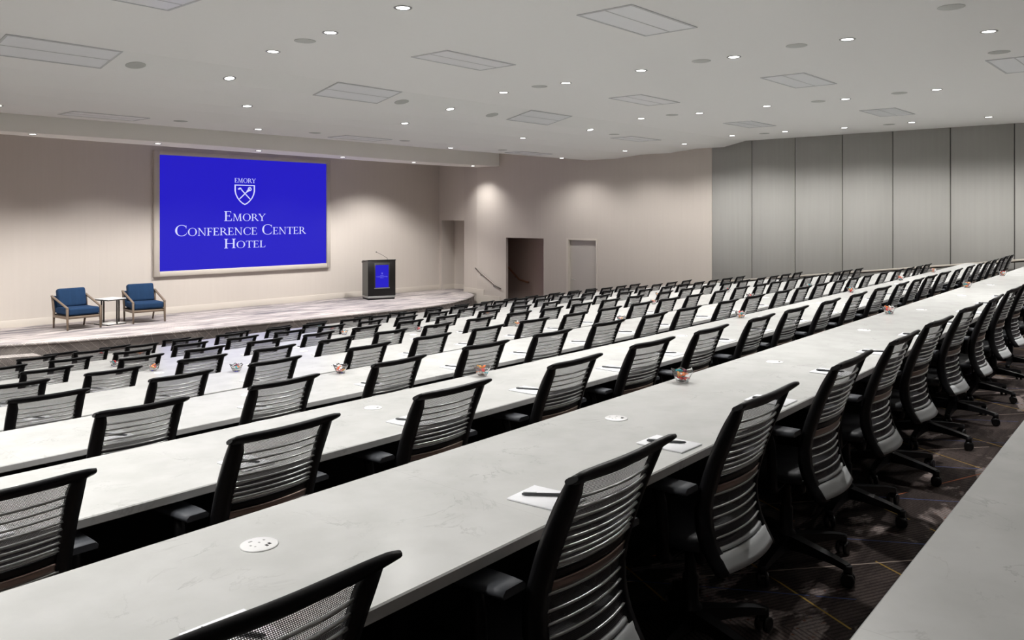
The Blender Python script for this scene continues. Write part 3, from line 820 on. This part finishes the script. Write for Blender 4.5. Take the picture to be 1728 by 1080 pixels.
# big screen on the stage wall
root = empty('projection_screen', (12.55, PW, Z(0)))
tag(root, 'large framed blue screen with the hotel name on the stage wall', 'screen')
X0, X1, Y0, Y1 = 9.80 - 12.55, 15.30 - 12.55, -1.605, 1.715
x0, x1, y0, y1 = 9.945 - 12.55, 15.20 - 12.55, -1.47, 1.605
for nm, b in (('frame_side', (X0, x0, Y0, Y1)), ('frame_side', (x1, X1 + .03, Y0, Y1)), ('frame_rail', (x0, x1, y1, Y1)), ('frame_rail', (x0, x1, Y0, y0))):
    mb = MB(); mb.box(b[0], b[1], -.10, -.0005, b[2], b[3]); mb.build(nm, M['frame'], root, .004, 1)
mb = MB(); mb.box(x0, x1, -.035, -.001, y0, y1); panel = mb.build('screen_panel', M['screen'], root)
k = .997; tr = lambda u: u * k - 12.55 + .04
mb = MB(); word(mb, [('E', 1.0), ('MORY', .74)], tr(11.79), tr(13.10), -.148, .275, .0365)
word(mb, [('C', 1.0), ('ONFERENCE', .72), (' ', .8), ('C', 1.0), ('ENTER', .72)], tr(10.36), tr(14.47), -.545, .29, .0365)
word(mb, [('H', 1.0), ('OTEL', .74)], tr(11.79), tr(13.10), -.915, .265, .0365)
mb.build('lettering', M['screen_text'], panel)
mb = MB(); word(mb, [('EMORY', 1.0)], tr(12.11), tr(12.78), .938, .125, .0365); emblem(mb, tr(12.11), tr(12.755), .88, .30, .0365)
mb.build('crest', M['screen_text'], panel)

# ------------------------------------------------------------------ stage furniture
def armchair(loc, rz, label):
    """local: x right (seen by the sitter's front), -y is the front"""
    root = empty('armchair', loc, rz); tag(root, label, 'armchair', 'blue armchairs on the stage')
    w = .37
    for s in (-1, 1):
        mb = MB(); mb.beam((s*w, -.36, 0), (s*w, -.34, .52), .034, .040, .044, .055, (0, 1, 0)); mb.build('leg', M['wood'], root, .004, 1)
        mb = MB(); mb.beam((s*(w - .03), .42, 0), (s*w, .33, .40), .030, .036, .044, .05, (0, 1, 0)); mb.beam((s*w, .33, .38), (s*(w + .01), .40, .74), .044, .05, .04, .045, (0, 1, 0)); mb.build('leg', M['wood'], root, .004, 1)
        mb = MB(); mb.beam((s*w, -.37, .50), (s*(w + .012), .42, .745), .05, .032, .055, .03); mb.build('armrest', M['wood'], root, .006, 1)
        mb = MB(); mb.beam((s*w, -.34, .285), (s*w, .36, .285), .03, .06); mb.build('side_rail', M['wood'], root)
    mb = MB(); mb.beam((-w, -.345, .285), (w, -.345, .285), .032, .06); mb.build('front_rail', M['wood'], root, .003, 1)
    mb = MB(); mb.box(-w + .02, w - .02, -.32, .36, .30, .335); mb.build('seat_deck', M['black_matte'], root)
    mb = MB(); rings = []
    for z in us(.36, .74, 5):
        y = .335 + (z - .36) * .18
        rings.append([(-w + .01, y, z), (-w + .05, y - .02, z), (w - .05, y - .02, z), (w - .01, y, z), (w - .01, y + .05, z), (-w + .01, y + .05, z)])
    mb.sweep(rings, False); mb.build('back_panel', M['blue'], root, .012)
    mb = MB(); mb.box(-w + .025, w - .025, -.37, .30, .335, .495); mb.build('seat_cushion', M['blue'], root, .045, 3)
    mb = MB(); a = radians(14)
    mb.box(-.31, .31, -.085, .085, 0, .44)
    for i, p in enumerate(mb.v):
        x, y, z = p; b = 1.0 + (.25 if .1 < z < .4 else 0)
        mb.v[i] = (x, .235 + y*cos(a) + z*sin(a), .475 + z*cos(a) - y*sin(a))
    mb.build('back_cushion', M['blue'], root, .055, 3)
    return root
armchair((7.50, 20.37, STAGE_Z), radians(4), 'blue cushioned wooden armchair farther from the screen, with its arm beside the side table')
armchair((9.08, 20.42, STAGE_Z), radians(-6), 'blue cushioned wooden armchair standing below the corner of the big screen')
root = empty('side_table', (8.30, 20.50, STAGE_Z), radians(15)); tag(root, 'small square side table with white top between the blue armchairs', 'side table')
mb = MB(); mb.box(-.245, .245, -.245, .245, .600, .622); mb.build('table_top', M['white_stone'], root, .003, 1)
mb = MB(); mb.box(-.25, .25, -.25, .25, .580, .600); mb.build('top_frame', M['dark_metal'], root)
mb = MB(); mb.box(-.25, .25, -.25, .25, 0, .02); mb.build('base_frame', M['dark_metal'], root)
mb = MB(); mb.box(-.235, .235, -.235, .235, .02, .028); mb.build('base_plate', M['white_stone'], root)
for x, y in ((-.236, 0), (.236, 0), (0, -.236), (0, .236)):
    mb = MB(); mb.box(x - .014, x + .014, y - .012, y + .012, .02, .59); mb.build('leg', M['dark_metal'], root)

# podium: front faces the seats
root = empty('podium', (16.47, 20.52, STAGE_Z), radians(-19.0)); tag(root, 'black podium with a lit blue screen and microphone on the stage', 'podium')
w, d, h = .445, .29, 1.235
mb = MB(); mb.box(-w + .02, w - .02, -d + .02, d - .02, 0, .05); mb.build('plinth', M['black_matte'], root)
mb = MB(); mb.box(-w, w, -d, d, .05, .115); mb.build('base_band', M['podium_metal'], root, .004, 1)
mb = MB(); mb.box(-w + .002, w - .002, -d + .03, d - .02, .115, h - .03); mb.build('body', M['podium_side'], root)
mb = MB(); mb.box(-w - .002, w + .002, -d, -d + .03, .115, h - .02); mb.build('front_panel', M['podium'], root, .003, 1)
mb = MB(); mb.hexa([(-w - .01, -d - .005, h - .03), (w + .01, -d - .005, h - .03), (w + .01, d, h - .11), (-w - .01, d, h - .11), (-w - .01, -d - .005, h), (w + .01, -d - .005, h), (w + .01, d, h - .06), (-w - .01, d, h - .06)]); mb.build('top', M['podium'], root)
mb = MB(); mb.box(-.25, .25, -d - .008, -d, .34, 1.14); bz = mb.build('screen_bezel', M['bezel'], root, .003, 1)
mb = MB(); mb.box(-.25, .25, -d - .012, -d - .008, .345, .37); mb.build('bezel_trim', M['podium_metal'], bz)
mb = MB(); mb.box(-.213, .213, -d - .012, -d - .0082, .375, 1.07); sc = mb.build('podium_screen', M['screen'], root)
mb = MB(); off = d + .0135
word(mb, [('E', 1.0), ('MORY', .74)], -.055, .055, .735, .026, off); word(mb, [('C', 1.0), ('ONFERENCE', .72), (' ', .8), ('C', 1.0), ('ENTER', .72)], -.175, .175, .698, .028, off); word(mb, [('H', 1.0), ('OTEL', .74)], -.055, .055, .662, .026, off)
word(mb, [('EMORY', 1.0)], -.027, .027, .832, .010, off); emblem(mb, -.026, .026, .827, .778, off)
mb.build('lettering', M['screen_text2'], sc)
mb = MB(); mb.tube([(.28, -.05, h - .06), (.275, -.02, h + .03), (.15, .05, h + .12), (-.02, .12, h + .215)], [.008, .006, .005, .005], 8); mc = mb.build('microphone_arm', M['dark_metal'], root)
mb = MB(); mb.ell((-.035, .126, h + .222), .02, .016, .016, 10, 6); mb.build('microphone_head', M['dark_metal'], mc)

# ------------------------------------------------------------------ ceiling fittings
LIGHTS = [(5.07,5.96),(5.24,7.34),(5.39,8.69),(5.76,10.36),(7.00,12.04),(8.54,14.29),(9.87,2.14),(9.26,3.39),(9.36,4.80),(9.40,6.17),(9.55,7.57),(9.62,8.88),(9.93,10.42),(10.30,12.05),
          (13.87,3.72),(13.98,5.15),(13.95,6.52),(14.06,7.92),(14.05,9.22),(14.14,10.55),(13.94,12.28),(14.05,14.73),(18.43,4.00),(18.41,5.42),(18.52,6.85),(18.45,8.18),(18.55,9.56),(18.50,10.85),(18.51,12.66),(18.68,14.96),(4.06,14.12)]
SOFF = [(5.84,18.12),(8.48,18.38),(11.1,18.55),(13.87,18.86),(16.69,19.12),(19.17,19.05)]
def lens_me():
    a = MB(); a.lathe([(.062, -.001), (.064, -.005), (.085, -.006), (.087, .0)], n=28, cap=False)
    b = MB(); b.lathe([(.0632, -.0025), (.002, -.003)], n=24, cap=True)
    return a.mesh('trim_ring', M['ring']), b.mesh('lens', M['lens'])
ring_me, lens_m = lens_me()
def lamp(x, y, z, power, size=140, blend=.7):
    l = bpy.data.lights.new('downlight_lamp', 'SPOT'); l.energy = power; l.spot_size = radians(size); l.spot_blend = blend
    l.shadow_soft_size = .06; l.color = (1.0, .978, .95)
    o = bpy.data.objects.new('downlight_lamp', l); o.location = (x, y, z); return link(o)
P_MAIN, P_SOFF = 222.0, 900.0
def downlight(x, y, z, label, group, power, tilt=0, size=140, blend=.7, aim=0):
    root = empty('downlight', (x, y, z)); tag(root, label, 'downlight', group)
    root.rotation_euler = (tilt, 0, 0)
    link(bpy.data.objects.new('trim_ring', ring_me), root); o = link(bpy.data.objects.new('lens', lens_m), root); o['label'] = 'glowing white lens'
    l = lamp(0, 0, -.012, power, size, blend); l.parent = root; l.rotation_euler = (-tilt + aim, 0, 0)
def colidx(x): return 0 if x > 17 else 1 if x > 12.5 else 2 if x > 9 else 3
def lampslope(p):
    return atan((ceil_z(p + .02) - ceil_z(p - .02)) / .04)
COLN = ['lamp line nearest the partition', 'second lamp line from the partition', 'third lamp line from the partition', 'fourth lamp line from the partition']
groups = {}
for x, y in LIGHTS: groups.setdefault(colidx(x), []).append((x, y))
for c, l in groups.items():
    l.sort(key=lambda q: -q[1])
    for i, (x, y) in enumerate(l):
        downlight(x, y, ceil_z(y), 'round glowing ceiling downlight, %s from the stage, %s' % (ORD[i + 1], COLN[c]), 'downlights over the seats', P_MAIN, lampslope(y))
for i, (x, y) in enumerate(SOFF):
    last = i == 5
    downlight(x, y, Z(1.62), 'round glowing downlight under the bulkhead above the stage, %s from the left' % ORD[i + 1], 'downlights under the bulkhead', 290 if last else P_SOFF, 0, 118 if last else 116, .95 if last else .6, 0 if last else radians(14))
# the same lamps outside the view, plus one added off their lines
for x in (.85, -3.6):
    for y in (4.8, 6.2, 7.6, 8.9, 10.9, 12.6, 14.5): lamp(x, y, ceil_z(y) - .012, P_MAIN)
for x, ys in ((5.1, (4.6, 3.2, 1.8)), (.85, (3.4,)), (-.7, (2.4,)), (-3.6, (3.4,)), (9.5, (.75, -.65)), (14.0, (2.3, .95, -.4)), (18.4, (2.6, 1.25, -.1))):  # the lone off-line lamp is added to brighten the back-row table
    for y in ys: lamp(x, y, ceil_z(y) - .012, P_MAIN)
for x in (3.2, .5, -2.2, -4.8): lamp(x, 18.15, Z(1.60), P_SOFF, 116, .6).rotation_euler = (radians(14), 0, 0)

SPEAK = [(5.30,7.90),(4.49,10.34),(8.48,2.15),(9.22,3.95),(9.33,5.23),(11.20,2.32),(13.88,4.27),(13.96,5.60),(13.95,8.45),(9.54,8.07),(8.81,10.39),(6.90,14.08),(11.00,10.44),(9.68,14.08),(15.25,10.72),(12.03,14.08),(15.37,14.22),(18.50,5.90),(18.53,8.72)]
a = MB(); a.lathe([(.118, .0), (.118, -.004), (.108, -.006), (.002, -.006)], n=28); sp_me = a.mesh('ceiling_speaker', M['speaker'])
sg = {}
for x, y in SPEAK: sg.setdefault(colidx(x), []).append((x, y))
for c, l in sg.items():
    l.sort(key=lambda q: -q[1])
    for i, (x, y) in enumerate(l):
        o = link(bpy.data.objects.new('ceiling_speaker', sp_me)); o.location = (x, y, ceil_z(y)); o.rotation_euler = (lampslope(y), 0, 0)
        tag(o, 'round grey ceiling speaker, %s from stage along the %s' % (ORD[i + 1], COLN[c]), 'speaker', 'round speakers in the ceiling')

VENT = [(7.0,4.62),(7.32,7.42),(7.85,10.27),(5.70,14.30),(3.56,10.27),(3.03,7.35),(11.63,4.94),(11.85,7.70),(12.15,10.27),(12.3,2.27),(16.30,5.22),(16.48,8.08),(16.50,10.97),(11.0,14.32),(16.65,14.45)]
fm = MB()
for b in ((-.62, .62, -.315, -.29), (-.62, .62, .29, .315), (-.62, -.595, -.29, .29), (.595, .62, -.29, .29)): fm.box(b[0], b[1], b[2], b[3], -.010, 0)
fm.box(-.595, .595, -.006, .006, -.009, 0)
fm = fm.mesh('frame', M['troffer_frame'])
lm1 = MB(); lm1.box(-.595, .595, -.29, -.006, -.006, -.001); lm1 = lm1.mesh('lens_panel', M['troffer'])
lm2 = MB(); lm2.box(-.595, .595, .006, .29, -.006, -.001); lm2 = lm2.mesh('lens_panel', M['troffer'])
def vcol(x): return 0 if x > 14 else 1 if x > 9 else 2
VN = ['line nearest the partition', 'second line from the partition', 'third line from the partition']
vg = {}
for x, y in VENT: vg.setdefault(vcol(x), []).append((x, y))
for c, l in vg.items():
    l.sort(key=lambda q: (-round(q[1] / 1.2), -q[0]))
    for i, (x, y) in enumerate(l):
        root = empty('ceiling_panel', (x, y, ceil_z(y))); root.rotation_euler = (lampslope(y), 0, .02)
        tag(root, 'unlit rectangular ceiling light panel, %s from the stage in the %s' % (ORD[i + 1], VN[c]), 'light panel', 'rectangular light panels in the ceiling')
        for nm, me in (('frame', fm), ('lens_panel', lm1), ('lens_panel', lm2)): link(bpy.data.objects.new(nm, me), root)

# ------------------------------------------------------------------ camera, world, view
cam = bpy.data.cameras.new('camera'); cam.sensor_width = 36; cam.lens = 1400 / 1728 * 36
cam.shift_y = -176 / 1728; cam.clip_start = .02
co = link(bpy.data.objects.new('camera', cam)); co.location = (0, 0, EYE)
th = atan2(2130 - 864, 1400)
co.rotation_euler = (pi/2, 0, -atan2(cos(th), sin(th)))
sc = bpy.context.scene; sc.camera = co
w = bpy.data.worlds.new('world'); sc.world = w; w.use_nodes = True
w.node_tree.nodes['Background'].inputs[0].default_value = (.5, .5, .5, 1); w.node_tree.nodes['Background'].inputs[1].default_value = .02
sc.view_settings.view_transform = 'Standard'; sc.view_settings.look = 'None'; sc.view_settings.gamma = 1; sc.view_settings.use_curve_mapping = False
sc.view_settings.exposure = 0.08
sc.cycles.transparent_max_bounces = 24
sc.cycles.max_bounces = 8; sc.cycles.diffuse_bounces = 5
sc.cycles.sample_clamp_indirect = 4.0
